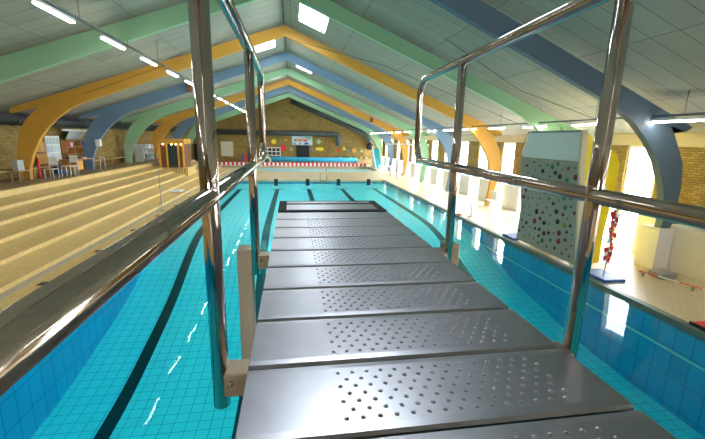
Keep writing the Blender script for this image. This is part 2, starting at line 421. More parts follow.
ARL = [('slate', 'slate blue arch nearest the camera, its right leg standing on a cream plinth'),
       ('green', 'green painted arch nearest the camera, crossing the upper left of the ceiling'),
       ('orange', 'orange painted arch nearest the camera, its left leg beside the chairs and noticeboard'),
       ('arch_blue', 'blue painted arch directly behind the nearest orange arch, left leg beside the desk'),
       ('green', 'middle green painted arch, its left leg with a poster between blue and orange legs'),
       ('orange', 'farther orange painted arch, its left leg just before the wooden hut'),
       ('arch_blue', 'farthest blue painted arch, left leg rising behind the wooden hut'),
       ('green', 'farthest green painted arch, last one before the far brick wall')]
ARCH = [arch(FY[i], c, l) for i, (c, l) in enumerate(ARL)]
struct(MB().box(10.1, 10.6, 8.72, 9.32, .05, 1.25).build('trim_8', 'white_paint', bevel=.01))

# ------------------------------------------------------------------ diving platform
BX0, BX1, BZ = -.137, .893, 2.87
plat = empty('diving_platform', (.38, 1.5, 0), 'steel plank diving platform with tubular guard rails reaching out over the pool', 'diving platform')
edges = [1.04 - .3*k for k in range(6, 0, -1)] + [1.04 + .3*k for k in range(0, 9)]
def plank(y0, y1, z=BZ):
    mb = MB(); th = .045; g_ = .004
    # slightly crowned top with rounded long edges
    prof = [(y0+g_, z-th), (y0+g_, z-.010), (y0+g_+.008, z-.002), (y0+g_+.03, z), (y1-g_-.03, z), (y1-g_-.008, z-.002), (y1-g_, z-.010), (y1-g_, z-th)]
    mb.prism(prof, 'X', BX0, BX1)
    rows = 7
    for r in range(rows):
        for c in range(30):
            if (r + c) % 2: continue
            px = .125 + c*.0215; py = y0 + .055 + r*.031
            if y1 - py < .03: continue
            R_ = .0076; hh = .0042
            base = [mb.bm.verts.new((px+R_*math.cos(a*math.pi/3), py+R_*math.sin(a*math.pi/3), z-.0005)) for a in range(6)]
            topv = [mb.bm.verts.new((px+R_*.5*math.cos(a*math.pi/3), py+R_*.5*math.sin(a*math.pi/3), z+hh)) for a in range(6)]
            for k in range(6): mb._f([base[k], base[(k+1) % 6], topv[(k+1) % 6], topv[k]], True)
            mb._f(topv, True)
    return mb
for a, b in zip(edges, edges[1:]):
    plank(a, b).build('plank', 'brushed', plat)
# dark rubber-edged end with two narrow treads
ye = edges[-1]
mb = MB().box(BX0, BX1, ye+.006, 4.04, BZ-.05, BZ-.014)
mb.box(BX0, BX0+.075, ye+.01, 4.04, BZ-.0135, BZ+.004).box(BX1-.075, BX1, ye+.01, 4.04, BZ-.0135, BZ+.004)
for a, b in ((ye+.01, ye+.085), (3.80, 3.88), (3.99, 4.04)): mb.box(BX0+.076, BX1-.076, a, b, BZ-.0135, BZ+.004)
tag(mb.build('end_grip', 'matt_black', plat), 'black rubber end frame')
for a, b in ((3.882, 3.988), (ye+.087, 3.798)):
    MB().box(BX0+.077, BX1-.077, a, b, BZ-.0135, BZ+.006).build('end_tread', 'brushed', plat)
for x in (BX0+.03, BX1-.11):
    MB().box(x, x+.08, -1.0, 3.7, BZ-.22, BZ-.046).build('side_beam', 'dull_steel', plat)
# hanging cross frame under the deck
mb = MB()
mb.box(-.345, -.255, 2.30, 2.42, 1.9, BZ-.01).box(1.02, 1.11, 2.30, 2.42, 1.9, BZ-.01)
mb.box(-.345, 1.11, 2.31, 2.41, 1.8, 1.9).box(-.255, BX0+.03, 2.33, 2.39, BZ-.15, BZ-.05).box(BX1-.03, 1.02, 2.33, 2.39, BZ-.15, BZ-.05)
mb.build('cross_frame', 'dull_steel', plat, bevel=.004)
mb = MB()
mb.box(.28, .48, -.9, -.6, -2.4, BZ-.22).box(.28, .48, -1.0, 3.2, BZ-.42, BZ-.22)
mb.build('column', 'dull_steel', plat, bevel=.005)
RR = .0255
def rail(xa, slant, s):
    z0, z1 = 3.385, 4.0
    X = lambda y: xa + slant*y
    pts = [(-1.0, z0), (2.86, z0)] + arc(2.88, z0+.12, .12, -90, 0, 6) + arc(2.88, z1-.12, .12, 0, 90, 6) + [(-1.0, z1)]
    r = MB().tube([(X(p[0]), p[0], p[1]) for p in pts], RR, 20).build('guard_rail', 'steel', plat)
    for y in (1.06, 2.2, -.35):
        x = X(y)
        bot = 2.74 if s < 0 else BZ-.10
        MB().tube([(x, y, bot), (x, y, z1-.005)], RR-.0006, 20).build('post', 'steel', r)
        if s < 0: mb = MB().box(x+.015, BX0-.001, y-.04, y+.04, 2.79, BZ-.005)
        else: mb = MB().box(BX1+.001, x-.015, y-.04, y+.04, 2.77, BZ-.02)
        mb.build('bracket', 'dull_steel', r, bevel=.003)
        MB().ball((x+.035*(1 if s < 0 else -1), y-.043, 2.835), .009, 8).build('bolt', 'steel', r)
rail(-.222, 0, -1); rail(.926, .027, 1)

# ------------------------------------------------------------------ lamps
def lamp_row(x, z, side, n, ys, st, back):
    tray = MB().box(x-.03, x+.03, -9, YE-1, z+.14, z+.19).build('cable_tray', 'duct', origin=(x, 28, z+.1))
    tag(tray, 'thin dark cable tray carrying the %s row of strip lamps' % side, 'cable tray')
    for k in range(-5, 17):
        yk = 8.0 + 2.75*k
        if yk > YE-2: break
        MB().tube([(x, yk, z+.19), (x, yk, roofz(x))], .006, 6).build('hanger_wire', 'dark', tray)
    first = empty('strip_lamp', (x, ys, z), '', 'lamp', 'strip lamps of the %s row' % side)
    MB().hexa([(x-.04, ys-.70, z+.03), (x+.04, ys-.70, z+.03), (x+.04, ys+.70, z+.03), (x-.04, ys+.70, z+.03), (x-.03, ys-.70, z+.10), (x+.03, ys-.70, z+.10), (x+.03, ys+.70, z+.10), (x-.03, ys+.70, z+.10)]).build('housing', 'white', first)
    MB().box(x-.045, x+.04, ys-.67, ys+.67, z-.005, z+.03).build('diffuser', 'tube', first)
    ordn = ['nearest', 'second', 'third', 'fourth', 'fifth', 'sixth', 'seventh', 'eighth', 'ninth', 'tenth', 'eleventh', 'twelfth', 'thirteenth', 'fourteenth']
    for k in range(-back, n):  # lamps behind the camera are unseen; they continue the row, added for light
        o = first if k == 0 else copy_tree(first)
        o.location.y = ys + st*k
        o['label'] = 'white strip lamp, %s from the camera in the lit row hanging on the %s' % (ordn[k], side) if k >= 0 else 'unseen white strip lamp continuing the %s row behind the camera, %s back from the platform' % (side, ordn[-k-1])
lamp_row(-5.0, 6.02, 'left', 14, 9.75, 2.75, 6)
lamp_row(9.3, 4.10, 'right', 14, 8.2, 2.78, 6)
# tension wires across the hall
def wire(pts, label):
    tag(MB().tube(pts, .008, 6).build('tension_wire', 'dark', origin=pts[0]), label, 'wire')
wire([(RX, 19.0, 8.0), (4.2, 17.6, 6.75), (9.3, 15.0, 4.3)], 'thin dark wire sloping from the nearest orange arch down to the right lamp row')
wire([(-4.9, 16.6, 6.15), (-9, 19, 5.2)], 'thin dark wire from the left lamp row out to the nearest orange arch')
wire([(4.5, 11.5, 6.5), (7.0, 11.3, 5.1), (9.3, 10.8, 4.3)], 'thin dark wire above the climbing wall, between slate blue and green arches')

# ------------------------------------------------------------------ ducts
mb = MB(); mb.tube([(-12.2, 10, 4.05), (-12.2, 44, 4.05)], .28, 16)
o = tag(mb.build('ventilation_duct', 'duct_dark', origin=(-12.2, 10, 4.05)), 'dark round duct running the length of the left brick wall', 'duct')
for k in range(12):
    MB().tube([(-12.2, 11+2.75*k, 4.05), (-12.2, 11.08+2.75*k, 4.05)], .30, 16).build('duct_collar', 'duct_dark', o)
mb = MB(); mb.tube([(-12, 50.67, 3.95), (5.6, 50.67, 3.95), (5.9, 50.67, 3.88), (6.05, 50.67, 3.65), (6.08, 50.67, 2.5)], .33, 16)
tag(mb.build('ventilation_duct', 'duct', origin=(-12, 50.5, 3.95)), 'grey round duct across the far brick wall, turning down at its right end', 'duct')
mb = MB(); mb.tube([(-.1, 50.7, 7.95), (9.3, 50.7, 4.25), (10.4, 50.7, 3.2), (10.4, 50.7, 2.5)], .30, 16)
od = tag(mb.build('ventilation_duct', 'duct', origin=(9, 50.5, 4.3)), 'grey duct sloping down beneath the right roof edge on the far wall', 'duct')

MB().ball((10.3, 50.3, 2.45), .5, 16).build('air_nozzle', 'dark', od)
# ------------------------------------------------------------------ climbing wall
cw = empty('climbing_wall', (7.95, 10.4, .05), 'tall grey climbing wall studded with coloured holds on the right pool edge', 'climbing wall')
front = [(9.07, .13), (12.0, .13), (11.95, 1.3), (12.15, 2.2), (12.3, 3.02), (9.49, 3.02), (9.37, 2.2), (9.20, 1.2)]
MB().prism(front, 'X', 7.93, 8.05).build('panel', 'wall_grey', cw)
tag(MB().prism([(9.51, 3.03), (12.28, 3.03), (12.1, 3.5), (12.05, 3.84), (9.57, 3.84)], 'X', 7.97, 8.0).build('upper_sheet', 'frosted', cw), 'pale plain sheet above the holds')
MB().prism([(9.02, .13), (9.08, .13), (9.38, 2.2), (9.51, 3.0), (9.58, 3.9), (9.50, 3.9), (9.43, 3.0), (9.30, 2.2)], 'X', 7.9, 8.06).build('frame_edge', 'timber', cw)
MB().tube([(7.98, 9.5, 3.87), (7.98, 12.1, 3.87), (7.98, 12.35, 3.1)], .03, 8).build('top_bar', 'grey', cw)
side = [(8.07, 8.82, .13), (8.66, 8.83, .20), (8.76, 8.94, .93), (9.05, 9.12, 2.15), (9.2, 9.22, 2.95), (9.12, 9.26, 3.22), (8.82, 9.28, 3.42), (8.45, 9.31, 3.55), (8.07, 9.36, 3.88)]
body = MB(); A = []; B = []
for (x, yy, zz) in side:
    A.append(body.bm.verts.new((x, yy+.24, zz))); B.append(body.bm.verts.new((x, 11.9, zz)))
body._f(A); body._f(B[::-1])
for i in range(len(A)): body._f([A[i], B[i], B[(i+1) % len(A)], A[(i+1) % len(A)]])
bmesh.ops.triangulate(body.bm, faces=[f for f in body.bm.faces if len(f.verts) > 4])
tag(body.build('side_body', 'yellow', cw), 'bright yellow curved side')
MB().box(8.45, 8.75, 9.31, 9.37, 2.22, 2.32).build('sign_strip', 'white', cw)
HC = [mat('hold_burgundy', (.22, .015, .03), .5), mat('hold_black', (.02, .02, .03), .5), mat('hold_green', (.05, .22, .05), .5), mat('hold_plum', (.12, .02, .06), .5), mat('hold_olive', (.25, .3, .03), .5)]
pts = []
for t_ in range(4000):
    if len(pts) >= 96: break
    zz = random.uniform(.3, 2.92); lo = 9.17 + .11*zz; yy = random.uniform(lo+.05, 11.9)
    if all((yy-a)**2 + (zz-b)**2 > .22**2 for a, b in pts): pts.append((yy, zz))
for i, (yy, zz) in enumerate(pts):
    r = random.choice((.03, .04, .05, .06, .08))
    mb = MB().ball((7.925, yy, zz), r, 8, (.6, 1, random.uniform(.8, 1.2)))
    mb.build('climbing_hold', HC[random.choice((0, 0, 0, 1, 2, 3, 4, 0, 1, 2))], cw)
tag(MB().box(7.86, 8.5, 7.95, 8.80, .05, .125).build('floor_mat', 'blue', bevel=.02, origin=(8.2, 8.4, .05)), 'blue padded mat at the near foot of the climbing wall, under the pennant pole', 'mat')
tag(MB().box(7.86, 8.5, 12.05, 12.8, .05, .125).build('floor_mat', 'blue', bevel=.02, origin=(8.2, 12.4, .05)), 'blue padded mat at the far foot of the climbing wall', 'mat')

# pennant pole
pp = empty('pennant_pole', (8.08, 8.25, .125), 'leaning pole wrapped in red and white pennants by the yellow climbing wall side', 'pole')
MB().tube([(8.06, 8.22, .12), (8.16, 8.25, 1.92)], .014, 8).build('pole', 'grey', pp)
for k in range(30):
    zz = .55 + 1.35*k/30; x = 8.06 + .1*(zz/1.9); a = random.uniform(0, 6.28); L = random.uniform(.10, .17)
    dx, dy = math.cos(a)*L, math.sin(a)*L*.6
    v = [(x, 8.24, zz+.05), (x, 8.24, zz-.05), (x+dx*.6, 8.24+dy, zz-.12), (x+dx, 8.24+dy, zz+.02)]
    mb = MB(); mb.hexa([v[0], v[1], v[2], v[3]] + [(p[0]+.006, p[1]+.012, p[2]+.004) for p in v])
    mb.build('pennant', 'red' if k % 3 else 'white', pp)

# barrier tape and low things on the right deck
bt = empty('barrier_tape', (9.4, 8.2, .05), 'red and white barrier bar resting low across the right deck', 'barrier')
MB().tube([(9.33, 8.4, .17), (9.76, 7.0, .17)], .016, 8).build('bar', 'tape', bt)
for y_ in (7.25, 8.3): MB().box(9.33+.307*(8.4-y_)-.02, 9.33+.307*(8.4-y_)+.02, y_-.02, y_+.02, .05, .155).build('foot', 'grey', bt)
tag(MB().box(9.62, 10.1, 8.0, 8.4, .05, .2).build('step_block', 'grey', bevel=.015, origin=(9.7, 8.1, .05)), 'small grey step block on deck beside the cream plinth', 'step')
rb = empty('rescue_board', (8.0, 5.6, .05), 'red board with black edge lying on the right pool edge', 'board')
MB().box(7.82, 8.15, 5.2, 5.75, .07, .12).build('board', 'red', rb, bevel=.02)
MB().box(7.80, 7.83, 5.2, 5.77, .05, .12).build('edge', 'black', rb)
tag(MB().box(7.80, 7.95, 16.5, 16.8, .05, .10).build('float_block', 'red', bevel=.01, origin=(7.9, 16.6, .05)), 'small red float lying on the right pool edge beyond the climbing wall', 'float')

# flag posts
def flag_post(x, y_, hgt, side, label):
    p = empty('flag_post', (x, y_, .05), label, 'post')
    MB().tube([(x, y_, .05), (x, y_, .05+hgt)], .022, 10).build('pole', 'grey', p)
    MB().tube([(x, y_, .55), (x+.05*side, y_-.55, .06)], .012, 8).build('brace', 'grey', p)
    MB().box(x-.12, x+.12, y_-.12, y_+.12, .05, .07).build('base', 'grey', p)
flag_post(-6.0, 18.3, 1.9, -1, 'slim grey post with brace on the left pool deck')
flag_post(8.25, 16.2, 1.95, 1, 'slim pale post with brace on the right pool deck')

# ------------------------------------------------------------------ far end of the pool
for k, (x, nm) in enumerate(((-1.3, 'leftmost'), (1.2, 'second from the left'), (3.7, 'third from the left'), (6.2, 'rightmost'))):
    tag(MB().box(x-.15, x+.15, 30.35, 30.5, -.31, .24).build('lane_marker', 'black', bevel=.01, origin=(x, 30.4, -.31)),
        'small black lane marker in the water at the far pool edge, %s' % nm, 'lane marker', 'lane marker blocks')
ld = empty('pool_ladder', (2.6, 30.4, .05), 'chrome pool ladder at the middle of the far pool edge', 'ladder')
for x in (2.3, 2.85):
    pts = [(x, 32.1, .05), (x, 32.1, .7)] + [(x, p[0], p[1]) for p in arc(31.8, .7, .3, 0, 180, 8)] + [(x, 31.5, -.3)]
    MB().tube(pts, .022, 8).build('handrail', 'steel', ld)
for zz in (.03, -.2): MB().box(2.3, 2.85, 31.46, 31.54, zz-.02, zz+.01).build('rung', 'steel', ld)
fl = empty('float_line', (.5, 46.9, .05), 'red and white float line along the far edge of the smaller pool', 'float line')
MB().box(-9.0, 9.3, 46.85, 47.0, .05, .40).build('float_band', 'red_white', fl)
MB().tube([(-9.0, 46.92, .44), (9.3, 46.92, .44)], .03, 8).build('rope', 'red', fl)
rc = empty('pool_cover', (2.5, 48.5, .05), 'long bright blue rolled pool cover lying before the far wall', 'pool cover')
MB().tube([(-3.2, 48.5, .74), (8.3, 48.5, .74)], .30, 16).build('roll', 'sky_blue', rc)
for x in (-3.0, 2.6, 8.1): MB().box(x-.05, x+.05, 48.2, 48.8, .05, .72).build('stand', 'duct', rc)
lr = MB(); n = 20
pts = [(-3.1+.42*math.cos(2*math.pi*i/n), 47.9, .56+.42*math.sin(2*math.pi*i/n)) for i in range(n+1)]
lr.tube(pts, .11, 8); tag(lr.build('life_ring', mat('cream_foam', (.85, .78, .42), .5), origin=(-3.1, 47.9, .05)), 'cream life ring propped against the left end of the blue cover', 'life ring')
tag(MB().box(-4.9, -3.8, 48.0, 48.5, .05, .9).build('storage_box', 'red', bevel=.03, origin=(-4.3, 48.2, .05)), 'red box beside the cream life ring', 'box')
bs = empty('notice_stand', (-5.9, 48.2, .05), 'small blue and red upright board left of the red box', 'sign')
MB().box(-6.1, -5.86, 48.15, 48.25, .05, 1.35).build('blue_half', 'blue', bs); MB().box(-5.86, -5.55, 48.15, 48.25, .05, 1.35).build('red_half', 'red', bs)
# door, banner and rack on the far wall
d = struct(MB().box(.62, 2.15, YE-.06, YE-.003, .05, 2.42).build('door_1', 'black', bevel=.01))
MB().box(.52, .62, YE-.08, YE-.003, .05, 2.5).box(2.15, 2.25, YE-.08, YE-.003, .05, 2.5).build('door_frame', 'dark', d)
bn = empty('banner', (1.3, YE-.1, 2.5), 'pale blue banner with red lettering above the dark doorway', 'banner')
MB().box(.0, 2.65, YE-.1, YE-.05, 2.48, 3.62).build('cloth', mat('banner_cloth', (.55, .72, .80), .7), bn)
for (x0, x1, z0, z1, c) in ((.3, .55, 2.95, 3.22, 'red'), (.6, .85, 2.98, 3.3, 'orange'), (.9, 1.15, 2.95, 3.2, 'red'), (1.2, 1.5, 2.98, 3.25, 'orange'), (1.55, 1.95, 2.95, 3.2, 'red'),
                            (1.9, 2.5, 3.2, 3.5, 'green'), (.1, .5, 2.55, 2.75, 'sky_blue'), (1.6, 2.1, 2.55, 2.8, 'blue'), (.9, 1.2, 2.55, 2.75, 'wall_grey')):
    MB().box(x0, x1, YE-.115, YE-.1, z0, z1).build('printed_patch', c, bn)
rk = empty('storage_rack', (-2.6, 50.5, .05), 'white cubby rack with dark openings left of the dark doorway', 'rack')
mb = MB().box(-3.7, -1.5, 50.85, 50.95, .05, 2.1)
mb.build('back_panel', 'dark', rk)
mb = MB()
for i in range(5): mb.box(-3.7+.53*i, -3.62+.53*i, 50.4, 50.85, .05, 2.1)
mb.build('upright', 'white', rk)
for i in range(5): MB().box(-3.7, -1.5, 50.42, 50.85, .1+.48*i, .2+.48*i).build('shelf', 'white', rk)
tag(MB().box(-9.0, -7.5, YE-.08, YE-.004, .9, 2.75).build('wall_panel', 'cream_paint', origin=(-8.2, YE, 1)), 'plain cream panel on the far wall left of the rack', 'panel')
struct(MB().box(-12.3, -11.6, YE-.06, YE-.003, .05, 2.4).build('door_2', 'black', bevel=.01))
# colourful cut-outs on the far wall
def cutout(x, zc, s, c, kind, label):
    if kind == 'fish':
        pts = [(x+s*math.cos(a)*.8, zc+s*.45*math.sin(a)) for a in [math.radians(q) for q in range(200, 520, 30)]]
        pts = [(x-s*1.25, zc-s*.4)] + pts + [(x-s*1.25, zc+s*.4)]
    elif kind == 'star':
        pts = [(x+s*(1 if i % 2 else .45)*math.sin(i*math.pi/5), zc+s*(1 if i % 2 else .45)*math.cos(i*math.pi/5)) for i in range(10)]
    else:
        pts = [(x+s*math.cos(i*math.pi/6), zc+s*math.sin(i*math.pi/6)) for i in range(12)]
    mb = MB().prism(pts, 'Y', YE-.05, YE-.004)
    tag(mb.build('wall_cutout', c, origin=(x, YE, zc)), label, 'wall decoration', 'coloured cut-outs on the far wall')
for a in ((-2.35, 2.85, .32, 'yellow', 'round', 'yellow round cut-out above the white rack'),
          (-1.15, 2.05, .42, 'red', 'round', 'red round cut-out right of the white rack'),
          (-.75, 3.1, .25, 'orange', 'fish', 'orange fish cut-out left of the banner'),
          (-.1, 1.9, .25, 'green', 'star', 'small green star cut-out left of the dark doorway'),
          (3.5, 2.95, .28, 'green', 'round', 'green round cut-out just right of the banner'),
          (3.75, 2.0, .52, 'yellow', 'fish', 'large yellow fish cut-out right of the dark doorway'),
          (2.75, 1.9, .2, 'arch_blue', 'round', 'small blue round cut-out beside the dark doorway'),
          (5.45, 2.6, .28, 'orange', 'star', 'orange star cut-out left of the downturned duct end'),
          (6.2, 1.85, .30, 'red', 'fish', 'red fish cut-out under the downturned duct end'),
          (6.9, 2.1, .30, 'yellow', 'star', 'yellow star cut-out right of the duct end'),
          (7.5, 1.9, .26, 'arch_blue', 'fish', 'blue fish cut-out between yellow and orange ones'),
          (8.3, 1.9, .33, 'orange', 'round', 'orange round cut-out at the right of the far wall'),
          (9.3, 1.8, .26, 'green', 'star', 'green star cut-out at the far right of the far wall')): cutout(*a)
# toys on a low shelf at the right of the far wall
sh = empty('toy_shelf', (8.0, 50.6, .05), 'low brown shelf along the far wall holding coloured toys', 'shelf')
MB().box(4.2, 10.6, 50.5, YE-.1, .05, .75).build('body', 'wood_bench', sh); MB().box(4.15, 10.65, 50.45, YE-.1, .75, .80).build('top', 'wood_bench', sh)
tc_ = ['red', 'sky_blue', 'yellow', 'white', 'green', 'blue', 'orange', 'teal']
for k in range(8):
    x = 5.0 + k*.7; c = tc_[(k*5) % 8]
    mb = MB().ball((x, 50.65, .80+.13), .13, 10) if k % 3 else MB().box(x-.12, x+.12, 50.53, 50.77, .80, 1.05+.1*(k % 2))
    tag(mb.build('toy', c, origin=(x, 50.65, .80)), '%s %s standing on the low brown shelf along the far wall' % ({'sky_blue': 'light blue', 'blue': 'dark blue'}.get(c, c), 'ball' if k % 3 else 'block'), 'toy', 'toys on the low shelf')
# children's slide
sl = empty('water_slide', (10.7, 46, .05), 'small teal slide with white side beside the farthest green arch', 'slide')
mb = MB()
mb.prism([(43.9, .05), (44.5, .25), (45.4, 1.0), (46.1, 2.0), (46.5, 2.35), (46.5, 2.2), (46.15, 1.8), (45.5, .85), (44.5, .08)], 'X', 9.9, 10.6)
mb.build('chute', 'teal', sl)
mb = MB().prism([(43.9, .05), (45.4, 1.3), (46.4, 2.6), (46.6, 2.6), (46.6, .05)], 'X', 9.8, 9.88); mb.build('side_panel', 'white', sl)
for x in (9.9, 10.5): MB().box(x, x+.1, 46.5, 46.6, .05, 2.2).build('leg', 'teal', sl)
# white gantry
gt = empty('gantry', (9.5, 35, .05), 'white pipe frame with crossbar standing by the farther orange arch', 'frame')
MB().tube([(8.4, 33.5, 3.1), (11.0, 30.0, 3.1)], .06, 8).build('crossbar', 'white', gt)
MB().tube([(9.2, 32.4, .05), (9.2, 32.4, 3.4)], .07, 8).build('post', 'white', gt)
MB().tube([(9.85, 31.55, .05), (9.85, 31.55, 3.4)], .07, 8).build('post', 'white', gt)
bench = empty('white_bench', (8.5, 43, .05), 'low white counter before the farthest blue arch on the right', 'counter')
MB().box(8.9, 10.5, 38.5, 38.9, .65, .75).build('top', 'white', bench); 
for x in (9.0, 10.3): MB().box(x, x+.1, 38.55, 38.85, .05, .65).build('leg', 'white', bench)
# loungers / chairs on the far right deck
def white_chair(x, y_, label):
    e = empty('pool_chair', (x, y_, .05), label, 'chair', 'white pool chairs on the right deck')
    MB().box(x-.22, x+.22, y_-.22, y_+.22, .42, .46).build('seat', 'white', e)
    MB().box(x+.19, x+.23, y_-.22, y_+.22, .46, .92).build('backrest', 'white', e)
    for a in (-.19, .19):
        for b in (-.19, .19): MB().tube([(x+a, y_+b, .05), (x+a, y_+b, .42)], .015, 6).build('leg', 'grey', e)
white_chair(10.5, 18.6, 'white pool chair beside the nearest orange arch foot on the right')
white_chair(9.0, 35.0, 'white pool chair near the gantry, left of the other one')
white_chair(9.9, 34.2, 'white pool chair near the gantry, right of the other one')

# ------------------------------------------------------------------ left terrace things
Z0 = 1.4
bw = empty('wall_bench', (-12.3, 16, Z0), 'long wooden bench along the left brick wall', 'bench')
MB().box(-12.55, -11.95, 10, 21.6, Z0+.40, Z0+.46).build('seat', 'wood_bench', bw)
for y_ in (11, 14, 17, 20, 21.3): MB().box(-12.5, -12.05, y_-.04, y_+.04, Z0, Z0+.40).build('leg', 'wood_bench', bw)
bw2 = empty('wall_bench', (-12.3, 28, Z0), 'wooden bench on the left wall beyond the desk, before the middle green arch', 'bench')
MB().box(-12.55, -11.95, 25.3, 31, Z0+.40, Z0+.46).build('seat', 'wood_bench', bw2)
for y_ in (25.6, 28, 30.7): MB().box(-12.5, -12.05, y_-.04, y_+.04, Z0, Z0+.40).build('leg', 'wood_bench', bw2)
tag(MB().box(-11.85, -11.65, 18.3, 18.7, Z0+.46, Z0+.9).build('paper_stack', 'grey_sheet', bevel=.01, origin=(-11.7, 18.5, Z0+.46)), 'pale grey stack standing on a small stool before the nearest orange arch foot', 'stack')
st = empty('low_stool', (-11.75, 18.5, Z0), 'small wooden stool before the nearest orange arch foot, carrying a pale stack', 'stool')
MB().box(-11.9, -11.5, 18.1, 18.85, Z0+.42, Z0+.46).build('seat', 'wood_bench', st)
for a in (-11.88, -11.57):
    for b in (18.13, 18.78): MB().box(a, a+.04, b, b+.04, Z0, Z0+.42).build('leg', 'wood_bench', st)
nb = empty('noticeboard', (-12.5, 23, 2.2), 'white noticeboard covered with papers on the left wall', 'noticeboard')
MB().box(-12.58, -12.52, 21.95, 23.15, 2.0, 3.3).build('board', 'white', nb)
for k in range(12):
    y_ = 22.0 + (k % 4)*.285; zz = 2.06 + (k//4)*.41
    MB().box(-12.52, -12.51, y_, y_+.22, zz, zz+.34).build('paper', mat('paper_%d' % k, random.choice(((.6, .66, .72), (.7, .7, .72), (.5, .56, .6))), .8), nb)
ps = empty('projection_screen', (-12.2, 24, 3.3), 'tilted white roll-up screen hanging on the left wall above the shelf', 'screen')
MB().hexa([(-12.35, 23.40, 3.12), (-12.33, 23.40, 3.12), (-12.33, 25.00, 3.12), (-12.35, 25.00, 3.12), (-12.0, 23.20, 3.58), (-11.98, 23.20, 3.58), (-11.98, 24.80, 3.58), (-12.0, 24.80, 3.58)]).build('sheet', mat('grey_sheet', (.5, .53, .55), .7), ps)
MB().box(-12.1, -11.95, 22.70, 25.10, 3.58, 3.68).build('case', 'white', ps)
shf = empty('shelf_unit', (-12.3, 24.20, Z0), 'brown wooden shelf unit behind the desk on the left terrace', 'shelf')
MB().box(-12.55, -12.5, 23.20, 25.40, 2.3, 3.1).build('back_panel', 'wood_dark', shf)
for y_ in (23.20, 23.90, 24.60, 25.36): MB().box(-12.5, -12.2, y_, y_+.04, 2.3, 3.1).build('upright', 'wood_mid', shf)
for zz in (2.3, 2.68, 3.06): MB().box(-12.5, -12.2, 23.20, 25.40, zz, zz+.04).build('shelf', 'wood_mid', shf)
for y_ in (23.25, 25.30): MB().box(-12.55, -12.15, y_, y_+.05, Z0, 2.3).build('leg', 'wood_mid', shf)
for k, (y_, c) in enumerate(((23.40, 'red'), (23.70, 'white'), (24.10, 'wood_dark'), (24.75, 'blue'), (25.10, 'blue'))):
    tag(MB().box(-12.45, -12.25, y_, y_+.18, 2.72, 2.98).build('folder', c, origin=(-12.35, y_, 2.72)), 'small %s folder on the upper shelf of the brown unit%s' % ({'wood_dark': 'brown'}.get(c, c), ', nearest of two' if k == 3 else (', farthest of two' if k == 4 else '')), 'folder', 'folders on the brown shelf')
def wall_box(y_, zz, c, label):
    e = empty('wall_cabinet', (-12.3, y_, zz), label, 'cabinet')
    MB().box(-12.57, -12.3, y_-.45, y_+.45, zz, zz+.55).build('body', c, e)
    MB().box(-12.3, -12.28, y_-.42, y_-.01, zz+.03, zz+.52).build('door', 'wood_mid', e); MB().box(-12.3, -12.28, y_+.01, y_+.42, zz+.03, zz+.52).build('door', 'wood_mid', e)
wall_box(21.0, 2.5, 'wood_dark', 'small brown wall cabinet, upper of two left of the noticeboard')
wall_box(21.1, 1.92, 'wood_dark', 'small brown wall cabinet, lower of two left of the noticeboard')
tag(MB().box(-12.3, -11.9, 21.7, 22.4, Z0, Z0+.45).build('blue_crate', 'blue', bevel=.02, origin=(-12.1, 22, Z0)), 'deep blue crate on the floor below the noticeboard', 'crate')
dk = empty('desk', (-11.3, 22.25, Z0), 'orange-brown wooden desk on the left terrace before the blue arch', 'desk')
MB().box(-11.75, -10.95, 21.45, 23.25, Z0+.70, Z0+.75).build('top', 'wood_mid', dk)
MB().box(-11.7, -11.0, 21.55, 22.15, Z0+.2, Z0+.70).build('drawer_box', 'wood_mid', dk)
for k in range(2): MB().box(-10.998, -10.98, 21.58, 22.12, Z0+.23+.23*k, Z0+.43+.23*k).build('drawer', 'orange', dk)
for x in (-11.7, -11.0):
    for y_ in (21.50, 23.20): MB().tube([(x, y_, Z0), (x, y_, Z0+.70)], .02, 8).build('leg', 'grey', dk)
tag(MB().box(-11.6, -11.2, 21.75, 22.45, Z0+.75, Z0+.86).build('black_case', 'dark', bevel=.02, origin=(-11.4, 22.05, Z0+.75)), 'flat black case lying on the wooden desk', 'case')
tag(MB().box(-11.4, -11.15, 22.65, 22.95, Z0+.75, Z0+.80).build('book', 'white', origin=(-11.3, 22.75, Z0+.75)), 'white book lying at the far end of the wooden desk', 'book')
def wood_chair(x, y_, label):
    e = empty('school_chair', (x, y_, Z0), label, 'chair', 'chairs on the left terrace')
    MB().box(x-.2, x+.2, y_-.2, y_+.2, Z0+.43, Z0+.46).build('seat', 'timber', e, bevel=.01)
    MB().box(x-.19, x+.19, y_+.2, y_+.225, Z0+.62, Z0+.98).build('backrest', 'white', e, bevel=.01)
    for a in (-.18, .18):
        MB().tube([(x+a, y_+.21, Z0), (x+a, y_+.21, Z0+.9)], .014, 6).build('leg', 'white', e)
        MB().tube([(x+a, y_-.2, Z0), (x+a, y_-.19, Z0+.43)], .014, 6).build('leg', 'white', e)
wood_chair(-11.0, 19.4, 'white framed chair with pale back, nearest the orange arch leg')
wood_chair(-11.0, 21.1, 'white framed chair with pale back, between the other chair and the desk')
tbl = empty('side_table', (-10.7, 20.2, Z0), 'small pale table between the two chairs', 'table')
MB().box(-10.95, -10.5, 20.0, 20.5, Z0+.5, Z0+.54).build('top', 'timber', tbl)
for a in (-10.92, -10.53):
    for b in (20.03, 20.47): MB().tube([(a, b, Z0), (a, b, Z0+.5)], .013, 6).build('leg', 'white', tbl)
fr = empty('metal_frame', (-11.2, 24.5, Z0), 'small white tube frame beside the blue arch leg', 'frame')
MB().tube([(-11.1, 24.2, Z0), (-11.1, 24.25, Z0+.7), (-11.1, 24.75, Z0+.7), (-11.1, 24.8, Z0)], .02, 8).build('hoop', 'white', fr)
